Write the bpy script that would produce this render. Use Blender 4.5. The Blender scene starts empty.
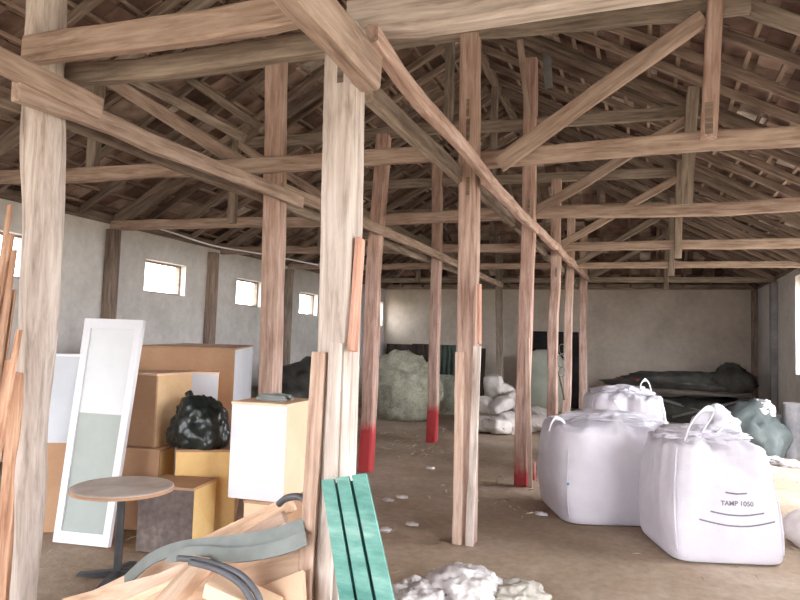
import bpy, bmesh, math, random
from mathutils import Vector, Matrix, noise
random.seed(7)
S = bpy.context.scene
COL = S.collection
rad = math.radians

# ------------------------------------------------------------------ camera
F = 652.12; H = 1.5
FW = Vector((-0.35060325, 0.93427744, 0.06483075))
RT = Vector((0.9364965, 0.34922055, 0.03192675))
UP = Vector((-0.00718822, -0.07190739, 0.99738541))
EYE = Vector((0, 0, H))
cd = bpy.data.cameras.new('camera'); cam = bpy.data.objects.new('camera', cd); COL.objects.link(cam)
cd.sensor_width = 36; cd.lens = F / 800 * 36; cd.clip_start = .05; cd.clip_end = 300
m = Matrix((RT, UP, -FW)).transposed().to_4x4(); m.translation = EYE
cam.matrix_world = m
S.camera = cam

def ray(px, py): return FW + RT * ((px - 400) / F) - UP * ((py - 300) / F)
def onY(px, py, Y): d = ray(px, py); return EYE + d * (Y / d.y)      # surveyed from the photo: a sight line meets a known plane
def onX(px, py, X): d = ray(px, py); return EYE + d * (X / d.x)
def onZ(px, py, Z=0.): d = ray(px, py); return EYE + d * ((Z - H) / d.z)
def atD(px, py, D): d = ray(px, py); return EYE + d * D
def proj(P):
    v = P - EYE; d = v.dot(FW); return 400 + F * v.dot(RT) / d, 300 - F * v.dot(UP) / d

# ------------------------------------------------------------------ materials
def newmat(name):
    mt = bpy.data.materials.new(name); mt.use_nodes = True
    nt = mt.node_tree; b = nt.nodes['Principled BSDF']
    return mt, nt, b
def N(nt, t, **k):
    n = nt.nodes.new(t)
    for a, v in k.items():
        if a.startswith('i_'): n.inputs[a[2:]].default_value = v
        else: setattr(n, a, v)
    return n
def ramp(nt, stops):
    r = nt.nodes.new('ShaderNodeValToRGB'); e = r.color_ramp.elements
    while len(e) < len(stops): e.new(.5)
    for el, (p, c) in zip(e, stops): el.position = p; el.color = (*c, 1)
    return r
def hexc(h):
    c = [int(h[i:i+2], 16) / 255 for i in (0, 2, 4)]
    return tuple((x / 12.92 if x <= .04045 else ((x + .055) / 1.055) ** 2.4) for x in c)
def wood(name, lo, mid, hi, rough=.85, paint=None, rnd=.25, stretch=(1.2, 13, 13), bump=.25):
    mt, nt, b = newmat(name); L = nt.links
    tc = N(nt, 'ShaderNodeTexCoord'); oi = N(nt, 'ShaderNodeObjectInfo')
    add = N(nt, 'ShaderNodeVectorMath', operation='ADD'); mul = N(nt, 'ShaderNodeVectorMath', operation='SCALE'); mul.inputs[3].default_value = 17
    cmb = N(nt, 'ShaderNodeCombineXYZ')
    for i in range(3): L.new(oi.outputs['Random'], cmb.inputs[i])
    L.new(cmb.outputs[0], mul.inputs[0]); L.new(tc.outputs['Object'], add.inputs[0]); L.new(mul.outputs[0], add.inputs[1])
    mp = N(nt, 'ShaderNodeMapping'); mp.inputs['Scale'].default_value = stretch; L.new(add.outputs[0], mp.inputs[0])
    n1 = N(nt, 'ShaderNodeTexNoise', i_Scale=2.2, i_Detail=7, i_Roughness=.65, i_Distortion=.4); L.new(mp.outputs[0], n1.inputs['Vector'])
    n2 = N(nt, 'ShaderNodeTexNoise', i_Scale=1.7, i_Detail=4); L.new(add.outputs[0], n2.inputs['Vector'])
    r = ramp(nt, [(.36, lo), (.50, mid), (.66, hi)])
    mx0 = N(nt, 'ShaderNodeMath', operation='MULTIPLY_ADD'); mx0.inputs[1].default_value = .75
    m2 = N(nt, 'ShaderNodeMath', operation='MULTIPLY'); m2.inputs[1].default_value = .30
    L.new(n2.outputs[0], m2.inputs[0]); L.new(n1.outputs[0], mx0.inputs[0]); L.new(m2.outputs[0], mx0.inputs[2]); L.new(mx0.outputs[0], r.inputs[0])
    hsv = N(nt, 'ShaderNodeHueSaturation'); ma = N(nt, 'ShaderNodeMapRange'); ma.inputs['To Min'].default_value = 1 - rnd; ma.inputs['To Max'].default_value = 1 + rnd
    L.new(oi.outputs['Random'], ma.inputs[0]); L.new(ma.outputs[0], hsv.inputs['Value']); L.new(r.outputs[0], hsv.inputs['Color'])
    out = hsv.outputs[0]
    if paint:
        h, col = paint   # paint reaches up to height h from the foot (local x = 0)
        sx = N(nt, 'ShaderNodeSeparateXYZ'); L.new(tc.outputs['Object'], sx.inputs[0])
        n3 = N(nt, 'ShaderNodeTexNoise', i_Scale=9, i_Detail=4); L.new(tc.outputs['Object'], n3.inputs['Vector'])
        a = N(nt, 'ShaderNodeMath', operation='MULTIPLY_ADD'); a.inputs[1].default_value = .35; L.new(n3.outputs[0], a.inputs[0]); L.new(sx.outputs[0], a.inputs[2])
        rr = N(nt, 'ShaderNodeMapRange'); rr.inputs['From Min'].default_value = h + .10; rr.inputs['From Max'].default_value = h + .28
        rr.inputs['To Min'].default_value = .92; rr.inputs['To Max'].default_value = 0; L.new(a.outputs[0], rr.inputs[0])
        mx = N(nt, 'ShaderNodeMix', data_type='RGBA'); L.new(rr.outputs[0], mx.inputs[0]); L.new(out, mx.inputs[6]); mx.inputs[7].default_value = (*col, 1); out = mx.outputs[2]
    L.new(out, b.inputs['Base Color']); b.inputs['Roughness'].default_value = rough
    b.inputs['Specular IOR Level'].default_value = .2
    bp = N(nt, 'ShaderNodeBump', i_Strength=bump, i_Distance=.02); L.new(n1.outputs[0], bp.inputs['Height']); L.new(bp.outputs[0], b.inputs['Normal'])
    return mt
def mottled(name, stops, scale=2., detail=6, rough=.9, bump=.2, spec=.2, coord='Object', stretch=(1, 1, 1), dist=.02, fine=None, rnd=0, trans=0):
    mt, nt, b = newmat(name); L = nt.links
    tc = N(nt, 'ShaderNodeTexCoord'); mp = N(nt, 'ShaderNodeMapping'); mp.inputs['Scale'].default_value = stretch
    L.new(tc.outputs[coord], mp.inputs[0])
    n1 = N(nt, 'ShaderNodeTexNoise', i_Scale=scale, i_Detail=detail, i_Roughness=.6); L.new(mp.outputs[0], n1.inputs['Vector'])
    r = ramp(nt, stops); L.new(n1.outputs[0], r.inputs[0]); out = r.outputs[0]; hsrc = n1.outputs[0]
    if fine:
        n2 = N(nt, 'ShaderNodeTexNoise', i_Scale=fine[0], i_Detail=5, i_Roughness=.7); L.new(mp.outputs[0], n2.inputs['Vector'])
        mr = N(nt, 'ShaderNodeMapRange'); mr.inputs['From Min'].default_value = .3; mr.inputs['From Max'].default_value = .7
        mr.inputs['To Min'].default_value = 1 - fine[1]; mr.inputs['To Max'].default_value = 1 + fine[1]; L.new(n2.outputs[0], mr.inputs[0])
        hs = N(nt, 'ShaderNodeHueSaturation'); L.new(mr.outputs[0], hs.inputs['Value']); L.new(out, hs.inputs['Color']); out = hs.outputs[0]; hsrc = n2.outputs[0]
    if rnd:
        oi = N(nt, 'ShaderNodeObjectInfo'); ma = N(nt, 'ShaderNodeMapRange'); ma.inputs['To Min'].default_value = 1 - rnd; ma.inputs['To Max'].default_value = 1 + rnd
        L.new(oi.outputs['Random'], ma.inputs[0]); hs = N(nt, 'ShaderNodeHueSaturation'); L.new(ma.outputs[0], hs.inputs['Value']); L.new(out, hs.inputs['Color']); out = hs.outputs[0]
    L.new(out, b.inputs['Base Color']); b.inputs['Roughness'].default_value = rough; b.inputs['Specular IOR Level'].default_value = spec
    if bump:
        bp = N(nt, 'ShaderNodeBump', i_Strength=bump, i_Distance=dist); L.new(hsrc, bp.inputs['Height']); L.new(bp.outputs[0], b.inputs['Normal'])
    return mt

W_PALE = wood('bleached_post_wood', hexc('887a71'), hexc('b7a9a0'), hexc('d3c8c0'), rnd=.06)
W_POST = wood('post_wood', hexc('85695d'), hexc('ad9083'), hexc('c9b1a6'), rnd=.10)
W_POSTR = wood('post_wood_red_foot', hexc('88675d'), hexc('ae8f83'), hexc('c8aea3'), rnd=.06, paint=(.52, hexc('b5343c')))
W_POSTR3 = wood('post_wood_low_red_foot', hexc('88675d'), hexc('ae8f83'), hexc('c8aea3'), rnd=.06, paint=(.18, hexc('a3323a')))
W_BEAM = wood('beam_wood', hexc('776358'), hexc('9d877a'), hexc('b9a597'), rnd=.12)
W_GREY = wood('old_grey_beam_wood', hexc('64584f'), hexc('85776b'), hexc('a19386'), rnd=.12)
W_DARK = wood('smoked_rafter_wood', hexc('57493f'), hexc('7b6a60'), hexc('988779'), rnd=.25)
W_BATT = wood('batten_wood', hexc('69584f'), hexc('8b776a'), hexc('a6917f'), rnd=.25)
W_ORNG = wood('fresh_orange_board', hexc('9c6a58'), hexc('ba8d7a'), hexc('cfa796'), rnd=.12)
W_LATH = wood('sawn_lath_wood', hexc('77513f'), hexc('a37c64'), hexc('c4a289'), rnd=.2)
W_PLY = wood('plywood_offcut', hexc('ac8a70'), hexc('d2b39a'), hexc('e4ccb9'), rnd=.12, stretch=(1, 6, 6))
W_BRWN = wood('brown_splint_wood', hexc('8c7163'), hexc('b39888'), hexc('c9b3a6'), rnd=.12)
TILE = None
def tilemat():
    mt, nt, b = newmat('clay_roof_tiles'); L = nt.links
    at = N(nt, 'ShaderNodeAttribute', attribute_name='tone')
    tc = N(nt, 'ShaderNodeTexCoord'); n = N(nt, 'ShaderNodeTexNoise', i_Scale=5, i_Detail=6); L.new(tc.outputs['Object'], n.inputs['Vector'])
    r = ramp(nt, [(0, hexc('50403a')), (.35, hexc('7d655b')), (.65, hexc('957f73')), (.88, hexc('a59488')), (1, hexc('c4b9ae'))]); L.new(at.outputs['Fac'], r.inputs[0])
    mr = N(nt, 'ShaderNodeMapRange'); mr.inputs['From Min'].default_value = .3; mr.inputs['From Max'].default_value = .7; mr.inputs['To Min'].default_value = .55; mr.inputs['To Max'].default_value = 1.35
    L.new(n.outputs[0], mr.inputs[0]); hs = N(nt, 'ShaderNodeHueSaturation'); L.new(mr.outputs[0], hs.inputs['Value']); L.new(r.outputs[0], hs.inputs['Color'])
    L.new(hs.outputs[0], b.inputs['Base Color']); b.inputs['Roughness'].default_value = .95; b.inputs['Specular IOR Level'].default_value = .1
    return mt
TILE = tilemat()
PLASTER = mottled('stained_lime_plaster', [(.25, hexc('aea8a4')), (.5, hexc('cbc6c2')), (.75, hexc('dad6d2'))], scale=.9, detail=8, fine=(9, .10), bump=.3)
PLASTER_B = mottled('warm_grey_plaster', [(.25, hexc('a09386')), (.5, hexc('bcafa2')), (.75, hexc('cfc4b9'))], scale=.7, detail=8, fine=(7, .09), bump=.3)
PILAST = mottled('brown_wall_post', [(.3, hexc('5e4b42')), (.6, hexc('80695c')), (.8, hexc('988274'))], scale=3, stretch=(6, 6, 1), bump=.2)
FLOOR = mottled('trodden_earth_floor', [(.28, hexc('84705f')), (.48, hexc('a38f7c')), (.62, hexc('b4a292')), (.8, hexc('c6b8ab'))], scale=.55, detail=9, fine=(14, .16), bump=.5, dist=.03)
GROUND = mottled('yard_ground', [(.3, hexc('8f8775')), (.7, hexc('b5ab98'))], scale=.3, bump=0)
BAG = mottled('white_woven_polypropylene', [(.3, hexc('bcb7c1')), (.7, hexc('cdc8d0'))], scale=2.5, rough=.6, spec=.3, fine=(60, .02), bump=.25, dist=.01)
BAGD = mottled('white_webbing', [(.3, hexc('dcd9e0')), (.7, hexc('efedf3'))], scale=8, rough=.6, bump=.1)
SACK = mottled('dusty_white_sack_cloth', [(.3, hexc('b9afaa')), (.6, hexc('d7cfca')), (.8, hexc('e9e4e0'))], scale=5, rough=.7, bump=.3, rnd=.1)
SCRAP = mottled('crumpled_printed_film', [(.3, hexc('8f8783')), (.5, hexc('c9c3c3')), (.75, hexc('e0dcde'))], scale=11, rough=.6, bump=.5, rnd=.05)
SCRAPG = mottled('crumpled_grey_film', [(.3, hexc('9b938a')), (.7, hexc('c5beb4'))], scale=9, rough=.6, bump=.5)
INK = mottled('bag_ink', [(.3, hexc('66626a')), (.7, hexc('7d7981'))], scale=30, bump=0)
INKB = mottled('blue_ink', [(.3, hexc('4f74a8')), (.7, hexc('6a8bb8'))], scale=30, bump=0)
LAM_W = mottled('white_laminate', [(.3, hexc('cfcfd6')), (.7, hexc('dcdbe0'))], scale=2, rough=.45, spec=.4, bump=0)
LAM_G = mottled('grey_glazed_panel', [(.3, hexc('8f9692')), (.7, hexc('a3aaa5'))], scale=1.5, rough=.5, spec=.4, bump=0)
LAM_S = mottled('pale_frosted_panel', [(.3, hexc('c3c6ca')), (.7, hexc('d3d5d9'))], scale=1.5, rough=.45, spec=.4, bump=0)
GREYLAM = mottled('blue_grey_laminate', [(.3, hexc('aeb3bb')), (.7, hexc('c4c7cd'))], scale=1.5, rough=.5, bump=0)
CHIP = mottled('tan_chipboard', [(.3, hexc('d0a97e')), (.7, hexc('e4c39b'))], scale=2, fine=(60, .05), bump=.05, rough=.75)
CHIPB = mottled('brown_hardboard', [(.3, hexc('a88266')), (.7, hexc('bf9a7c'))], scale=1.5, fine=(40, .04), bump=.05, rough=.75)
CHIPY = mottled('yellow_tan_board', [(.3, hexc('d3ac6e')), (.7, hexc('e8c88f'))], scale=1.5, fine=(40, .04), bump=.05, rough=.7)
PEACH = mottled('peach_board', [(.3, hexc('e3bd9c')), (.7, hexc('efcfb2'))], scale=1.5, fine=(40, .03), bump=.05, rough=.7)
DKFACE = mottled('dark_brown_speckled_board', [(.3, hexc('4d423f')), (.55, hexc('665a56')), (.8, hexc('857873'))], scale=3, fine=(25, .2), bump=.1, rough=.6)
BLACKP = mottled('black_bin_liner_film', [(.3, (.006, .010, .010)), (.7, (.015, .022, .021))], scale=4, rough=.3, spec=.6, bump=.1)
METALD = mottled('dark_painted_steel', [(.3, hexc('2c2c2e')), (.7, hexc('48474a'))], scale=6, rough=.5, spec=.4, bump=.1)
TTOP = mottled('worn_table_laminate', [(.3, hexc('b5a297')), (.55, hexc('d2c2b7')), (.8, hexc('e2d6cc'))], scale=3, fine=(20, .08), rough=.55, spec=.35, bump=.05)
GREENP = mottled('worn_green_paint', [(.3, hexc('4a7d74')), (.55, hexc('6b9b91')), (.8, hexc('92b3ab'))], scale=3.5, stretch=(1, 4, 4), fine=(22, .12), rough=.65, bump=.2)
GREEND = mottled('dark_green_groove', [(.3, hexc('22423f')), (.7, hexc('2f5651'))], scale=5, bump=.1)
RUBBER = mottled('grey_rubber_strap', [(.3, hexc('6f7472')), (.7, hexc('8e9391'))], scale=5, rough=.5, spec=.4, bump=.1)
RUBBERD = mottled('dark_rubber_hose', [(.3, hexc('45454a')), (.7, hexc('636469'))], scale=5, rough=.45, spec=.4, bump=.1)
HAY = mottled('dry_green_hay', [(.3, hexc('9b9a86')), (.5, hexc('c4c2ad')), (.75, hexc('dcd9c8'))], scale=5, detail=9, fine=(30, .25), bump=.9, dist=.08)
SHEETB = mottled('rusty_brown_sheet', [(.3, hexc('2e2523')), (.7, hexc('4a3e3a'))], scale=2, rough=.7, bump=.1)
SHEETG = mottled('dull_green_sheet', [(.3, hexc('3d4a44')), (.7, hexc('5b6860'))], scale=2, rough=.6, bump=.1)
TARPD = mottled('dusty_dark_tarpaulin', [(.3, hexc('2f2d2b')), (.6, hexc('4c4a46')), (.8, hexc('73706a'))], scale=3, rough=.7, bump=.4)
TARPG = mottled('grey_green_tarpaulin', [(.3, hexc('3c4243')), (.6, hexc('585e5d')), (.8, hexc('8a8d89'))], scale=2.5, rough=.6, bump=.4)
TARPW = mottled('pale_green_tarpaulin', [(.3, hexc('a3a698')), (.6, hexc('bcbdaf')), (.8, hexc('cfcfc4'))], scale=1.5, rough=.6, bump=.2)
BLACKB = mottled('blackened_board', [(.3, hexc('1d1b1c')), (.7, hexc('302d2e'))], scale=3, bump=.1)
CONC = mottled('grey_concrete', [(.3, hexc('77757a')), (.7, hexc('9a989a'))], scale=3, fine=(15, .12), bump=.3)
PIPE = mottled('dull_pipe_metal', [(.3, hexc('6c6a68')), (.7, hexc('8d8b88'))], scale=4, rough=.5, bump=.1)
STRAW = mottled('straw_litter', [(.3, hexc('9d8b76')), (.7, hexc('b9aa96'))], scale=9, bump=0)
REDB = mottled('dull_red_wood', [(.3, hexc('6e3a36')), (.7, hexc('8f524a'))], scale=4, bump=.1)

# ------------------------------------------------------------------ object helpers
def tag(o, label=None, cat=None, group=None, kind=None):
    if label: o['label'] = label
    if cat: o['category'] = cat
    if group: o['group'] = group
    if kind: o['kind'] = kind
    return o
def link(name, bm, mat, parent=None, M=None, smooth=False):
    me = bpy.data.meshes.new(name)
    bmesh.ops.recalc_face_normals(bm, faces=bm.faces)
    bm.to_mesh(me); bm.free()
    for mt in (mat if isinstance(mat, (list, tuple)) else [mat]): me.materials.append(mt)
    if smooth:
        for p in me.polygons: p.use_smooth = True
    o = bpy.data.objects.new(name, me); COL.objects.link(o)
    M = M or Matrix.Identity(4)
    if parent is not None:
        o.parent = parent; o.matrix_basis = parent_world(parent).inverted() @ M
    else: o.matrix_basis = M
    return o
def parent_world(p):
    M = p.matrix_basis.copy()
    while p.parent is not None: p = p.parent; M = p.matrix_basis @ M
    return M
def empty(name, loc, rz=0):
    o = bpy.data.objects.new(name, None); COL.objects.link(o); o.empty_display_size = .1
    o.matrix_basis = Matrix.Translation(loc) @ Matrix.Rotation(rz, 4, 'Z'); return o
def addbox(bm, c, s, M=None):
    M = M or Matrix.Identity(4)
    vs = [bm.verts.new(M @ Vector((c[0] + s[0] * x / 2, c[1] + s[1] * y / 2, c[2] + s[2] * z / 2))) for x in (-1, 1) for y in (-1, 1) for z in (-1, 1)]
    return [bm.faces.new([vs[i] for i in f]) for f in ((0, 1, 3, 2), (4, 6, 7, 5), (0, 4, 5, 1), (2, 3, 7, 6), (0, 2, 6, 4), (1, 5, 7, 3))]
def bevel(bm, w, seg=2):
    bmesh.ops.bevel(bm, geom=list(bm.edges), offset=w, segments=seg, affect='EDGES', profile=.6)
def boxob(name, c, s, mat, parent=None, bev=.006, rz=0, M=None):
    bm = bmesh.new(); addbox(bm, (0, 0, 0), s)
    if bev: bevel(bm, min(bev, min(s) * .3))
    return link(name, bm, mat, parent, (M or Matrix.Identity(4)) @ Matrix.Translation(c) @ Matrix.Rotation(rz, 4, 'Z'))
def frame(A, B):
    x = (B - A).normalized(); ref = Vector((0, 0, 1)) if abs(x.z) < .8 else Vector((0, 1, 0))
    z = (ref - x * ref.dot(x)).normalized(); y = z.cross(x)
    M = Matrix((x, y, z)).transposed().to_4x4(); M.translation = A
    return M
def timber(name, pts, w, h, mat, wob=.006, parent=None, seed=0, step=.35, taper=None, round_=False):
    """A hewn timber along a polyline: w across, h up; local x runs along its length."""
    pts = [Vector(p) for p in pts]
    M = frame(pts[0], pts[-1]); Mi = M.inverted()
    P = [Mi @ p for p in pts]
    Ls = [0]
    for a, b in zip(P, P[1:]): Ls.append(Ls[-1] + (b - a).length)
    n = max(2, int(Ls[-1] / step) + 1)
    bm = bmesh.new(); rings = []; sd = seed or random.random() * 90
    prof = [(-1, -1), (1, -1), (1, 1), (-1, 1)]
    if round_: prof = [(1.08 * math.cos(a * math.pi / 5), 1.08 * math.sin(a * math.pi / 5)) for a in range(10)]
    else:
        c = .78
        prof = [(-1, -c), (-c, -1), (c, -1), (1, -c), (1, c), (c, 1), (-c, 1), (-1, c)]
    ends = []
    for i in range(n + 1):
        s = Ls[-1] * i / n; k = 0
        while k < len(P) - 2 and s > Ls[k + 1]: k += 1
        t = (s - Ls[k]) / max(1e-6, Ls[k + 1] - Ls[k]); c = P[k].lerp(P[k + 1], t)
        tw = 1 if taper is None else taper[0] + (taper[1] - taper[0]) * (i / n)
        o = Vector((0, noise.noise(Vector((s * .9, sd, 0))), noise.noise(Vector((s * .9, sd, 9))))) * wob * 1.6
        ring = []
        for j, (a, b) in enumerate(prof):
            q = noise.noise(Vector((s * 2.3, sd + j * .7, 5))) * wob * (1.8 if round_ else .8)
            ring.append(bm.verts.new(c + o + Vector((0, a * (w / 2 * tw + q), b * (h / 2 * tw + q)))))
        rings.append(ring)
    m_ = len(prof)
    for a, b in zip(rings, rings[1:]):
        for j in range(m_): bm.faces.new((a[j], a[(j + 1) % m_], b[(j + 1) % m_], b[j]))
    bm.faces.new(rings[0][::-1]); bm.faces.new(rings[-1])
    return link(name, bm, mat, parent, M, smooth=round_)
def tube(bm, pts, r, n=8, flat=1.0, up=None):
    pts = [Vector(p) for p in pts]; rings = []
    for i, p in enumerate(pts):
        t = (pts[min(i + 1, len(pts) - 1)] - pts[max(i - 1, 0)]).normalized()
        ref = Vector(up) if up else (Vector((0, 0, 1)) if abs(t.z) < .9 else Vector((1, 0, 0)))
        a = t.cross(ref).normalized(); b = a.cross(t).normalized()
        rings.append([bm.verts.new(p + a * r * math.cos(2 * math.pi * k / n) + b * r * flat * math.sin(2 * math.pi * k / n)) for k in range(n)])
    for u, v in zip(rings, rings[1:]):
        for k in range(n): bm.faces.new((u[k], u[(k + 1) % n], v[(k + 1) % n], v[k]))
    bm.faces.new(rings[0][::-1]); bm.faces.new(rings[-1])
def smoothpts(pts, k=6):
    pts = [Vector(p) for p in pts]; out = []
    for i in range(len(pts) - 1):
        p0, p1, p2, p3 = pts[max(i - 1, 0)], pts[i], pts[i + 1], pts[min(i + 2, len(pts) - 1)]
        for j in range(k):
            t = j / k
            out.append(.5 * ((2 * p1) + (p2 - p0) * t + (2 * p0 - 5 * p1 + 4 * p2 - p3) * t * t + (3 * p1 - p0 - 3 * p2 + p3) * t ** 3))
    out.append(pts[-1]); return out
def lathe(bm, prof, n=32, M=None):
    M = M or Matrix.Identity(4); rings = []
    for r, z in prof: rings.append([bm.verts.new(M @ Vector((r * math.cos(2 * math.pi * k / n), r * math.sin(2 * math.pi * k / n), z))) for k in range(n)])
    for u, v in zip(rings, rings[1:]):
        for k in range(n): bm.faces.new((u[k], u[(k + 1) % n], v[(k + 1) % n], v[k]))
    bm.faces.new(rings[0][::-1]); bm.faces.new(rings[-1])
def struct(o): o['kind'] = 'structure'; return o
ORD = ['first', 'second', 'third', 'fourth', 'fifth', 'sixth', 'seventh', 'eighth', 'ninth', 'tenth', 'eleventh', 'twelfth', 'thirteenth', 'fourteenth', 'fifteenth', 'sixteenth', 'seventeenth', 'eighteenth', 'nineteenth', 'twentieth']
def ordn(n):
    if n < 20: return ORD[n]
    tens = ['', '', 'twenty', 'thirty', 'forty', 'fifty'][(n + 1) // 10]; u = (n + 1) % 10
    return ('thirtieth' if n == 29 else 'fortieth' if n == 39 else tens + '-' + ORD[u - 1])

# ------------------------------------------------------------------ building shell
XL, XR, YB, YF = -6.82, 2.45, 17.0, -4.0
XC = (XL + XR) / 2; HALF = (XR - XL) / 2
WT = 2.98; EZ = 3.12; SL = .55
def roofz(x, y): return EZ + SL * min(HALF - abs(x - XC), YB - y)

def wall(name, axis, at, a0, a1, z1, holes, mat, thick=.24, side=1):
    """wall along axis 'x' or 'y' standing at coordinate `at` (inner face), rectangular openings (a,b,z0,z1)."""
    bm = bmesh.new()
    holes = sorted(holes)
    def blk(u0, u1, z0, z1_):
        if u1 - u0 < 1e-4 or z1_ - z0 < 1e-4: return
        c = at + side * thick / 2
        if axis == 'y': addbox(bm, (c, (u0 + u1) / 2, (z0 + z1_) / 2), (thick, u1 - u0, z1_ - z0))
        else: addbox(bm, ((u0 + u1) / 2, c, (z0 + z1_) / 2), (u1 - u0, thick, z1_ - z0))
    u = a0
    for (h0, h1, hz0, hz1) in holes:
        blk(u, h0, 0, z1); blk(h0, h1, 0, hz0); blk(h0, h1, hz1, z1); u = h1
    blk(u, a1, 0, z1)
    return struct(link(name, bm, mat))
LW = [(-3.0, .6, 0, 2.5), (4.82, 5.7, 2.1, 2.62), (7.56, 8.46, 2.12, 2.6), (9.85, 10.7, 2.08, 2.56), (12.14, 12.95, 2.03, 2.5), (15.95, 16.84, 1.95, 2.6)]  # first opening is unseen, added to light the left side and post fronts
RW = [(.2, 3.2, 0, 2.65), (5.0, 6.6, 1.17, 2.8), (7.3, 10.6, .1, 2.85), (11.2, 12.93, 1.17, 2.86)]  # the two middle openings are unseen, added to light bags and far hall
wall('wall_left', 'y', XL, YF - .24, YB + .24, WT, LW, PLASTER, side=-1)
wall('wall_right', 'y', XR, YF - .24, YB + .24, WT, RW, PLASTER, side=1)
wall('wall_back', 'x', YB, XL, XR, WT, [], PLASTER_B, side=1)
wall('wall_front', 'x', YF, XL, XR, WT, [(-4.4, .4, 0, 2.6)], PLASTER, side=-1)
bm = bmesh.new()     # gable over the front wall
vs = [bm.verts.new((x, y, z)) for y in (YF - .2, YF - .05) for x, z in ((XL, WT), (XR, WT), (XR, EZ), (XC, EZ + SL * HALF), (XL, EZ))]
bm.faces.new(vs[:5]); bm.faces.new(vs[5:][::-1])
for i in range(5): bm.faces.new((vs[i], vs[(i + 1) % 5], vs[5 + (i + 1) % 5], vs[5 + i]))
struct(link('trim_1', bm, PLASTER))
# floor: uneven trodden earth
bm = bmesh.new(); nx, ny = 90, 180
g = [[None] * (ny + 1) for _ in range(nx + 1)]
for i in range(nx + 1):
    for j in range(ny + 1):
        x = XL - .1 + (XR - XL + .2) * i / nx; y = YF - .1 + (YB - YF + .2) * j / ny
        g[i][j] = bm.verts.new((x, y, -.012 + .012 * noise.noise(Vector((x * 1.3, y * 1.3, 0))) + .006 * noise.noise(Vector((x * 5, y * 5, 3)))))
for i in range(nx):
    for j in range(ny): bm.faces.new((g[i][j], g[i + 1][j], g[i + 1][j + 1], g[i][j + 1]))
struct(link('floor', bm, FLOOR, smooth=True))
bm = bmesh.new(); addbox(bm, (0, 5, -.2), (120, 120, .2)); o = struct(link('ground', bm, GROUND))
# windows: wooden frames set into the openings, the added unseen ones included
wi = 0
for (a, b, z0, z1) in LW[1:]:
    wi += 1
    bm = bmesh.new(); t = .03; X = XL - .14
    addbox(bm, (X, (a + b) / 2, z0 + t / 2), (.07, b - a, t)); addbox(bm, (X, (a + b) / 2, z1 - t / 2), (.07, b - a, t))
    addbox(bm, (X, a + t / 2, (z0 + z1) / 2), (.07, t, z1 - z0 - 2 * t)); addbox(bm, (X, b - t / 2, (z0 + z1) / 2), (.07, t, z1 - z0 - 2 * t))
    struct(link('window_%d' % wi, bm, W_GREY))
for (a, b, z0, z1) in RW[1:]:  # the nearer two frame the openings added for light
    wi += 1
    bm = bmesh.new(); t = .06; X = XR + .14
    addbox(bm, (X, (a + b) / 2, z0 + t / 2), (.08, b - a, t)); addbox(bm, (X, (a + b) / 2, z1 - t / 2), (.08, b - a, t))
    addbox(bm, (X, a + t / 2, (z0 + z1) / 2), (.08, t, z1 - z0 - 2 * t)); addbox(bm, (X, b - t / 2, (z0 + z1) / 2), (.08, t, z1 - z0 - 2 * t))
    struct(link('window_%d' % wi, bm, W_GREY))
# wall heads (plates) on the masonry
for i, (x0, y0, x1, y1) in enumerate([(XL - .1, YF, XL - .1, YB), (XR + .1, YF, XR + .1, YB), (XL, YB + .1, XR, YB + .1)]):
    struct(timber('trim_%d' % (i + 2), [(x0, y0, WT + .065), (x1, y1, WT + .065)], .22, .15, W_DARK))

# ------------------------------------------------------------------ roof: tiles, battens, rafters
def roof_mesh():
    bm = bmesh.new(); lay = bm.verts.layers.float.new('tone'); rnd = random.Random(3)
    cs = .30; tw = .23; ca = math.cos(math.atan(SL)); sa = math.sin(math.atan(SL)); ov = .35
    def slope(org, du, dn, length, umin, umax, nup, clip):
        # org: eave line origin; du: along the eave; dn: up the slope (unit, 3D)
        nrm = dn.cross(du); nrm = nrm if nrm.z > 0 else -nrm
        nc = int((length + ov) / cs) + 2
        for r in range(nc):
            s0 = -ov + r * cs
            for k in range(int((umax - umin) / tw)):
                u0 = umin + k * tw; mid = s0 + cs / 2
                if not clip(u0 + tw / 2, mid * ca): continue
                tone = min(1, max(0, rnd.gauss(.42, .2) + .25 * noise.noise(Vector((u0 * .6, s0 * .8, 4)))))
                if rnd.random() < .03: tone = .97
                jit = rnd.uniform(-.008, .008); sk = rnd.uniform(-.014, .014)
                hs = []
                for (uu, ss, hh) in ((0.0, -.05, .034), (1, -.05, .034), (1, 1.14, .004), (0, 1.14, .004)):
                    a = u0 + uu * tw + (.022 if uu else -.012) + sk * ss; q = s0 + ss * cs + jit
                    hs.append(org + du * a + dn * q + nrm * (.045 + hh + (.010 if uu else 0)))
                v = [bm.verts.new(p) for p in hs] + [bm.verts.new(p + nrm * .014) for p in hs]
                for x in v: x[lay] = tone
                bm.faces.new(v[:4]); bm.faces.new(v[4:][::-1])
                for i in range(4): bm.faces.new((v[i], v[(i + 1) % 4], v[4 + (i + 1) % 4], v[4 + i]))
    L = HALF / ca
    slope(Vector((XR, 0, EZ)), Vector((0, 1, 0)), Vector((-ca, 0, sa)), L, YF - .5, YB + .45, 0, lambda u, h: YB - u > h - .22 and h < HALF + .12)
    slope(Vector((XL, 0, EZ)), Vector((0, 1, 0)), Vector((ca, 0, sa)), L, YF - .5, YB + .45, 0, lambda u, h: YB - u > h - .22 and h < HALF + .12)
    slope(Vector((0, YB, EZ)), Vector((1, 0, 0)), Vector((0, -ca, sa)), L, XL - .4, XR + .4, 0, lambda u, h: HALF - abs(u - XC) > h - .22 and h < HALF + .12)
    return bm
roof_bm = roof_mesh()
struct(link('ceiling', roof_bm, TILE))
ca = math.cos(math.atan(SL)); sa = math.sin(math.atan(SL))
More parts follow.
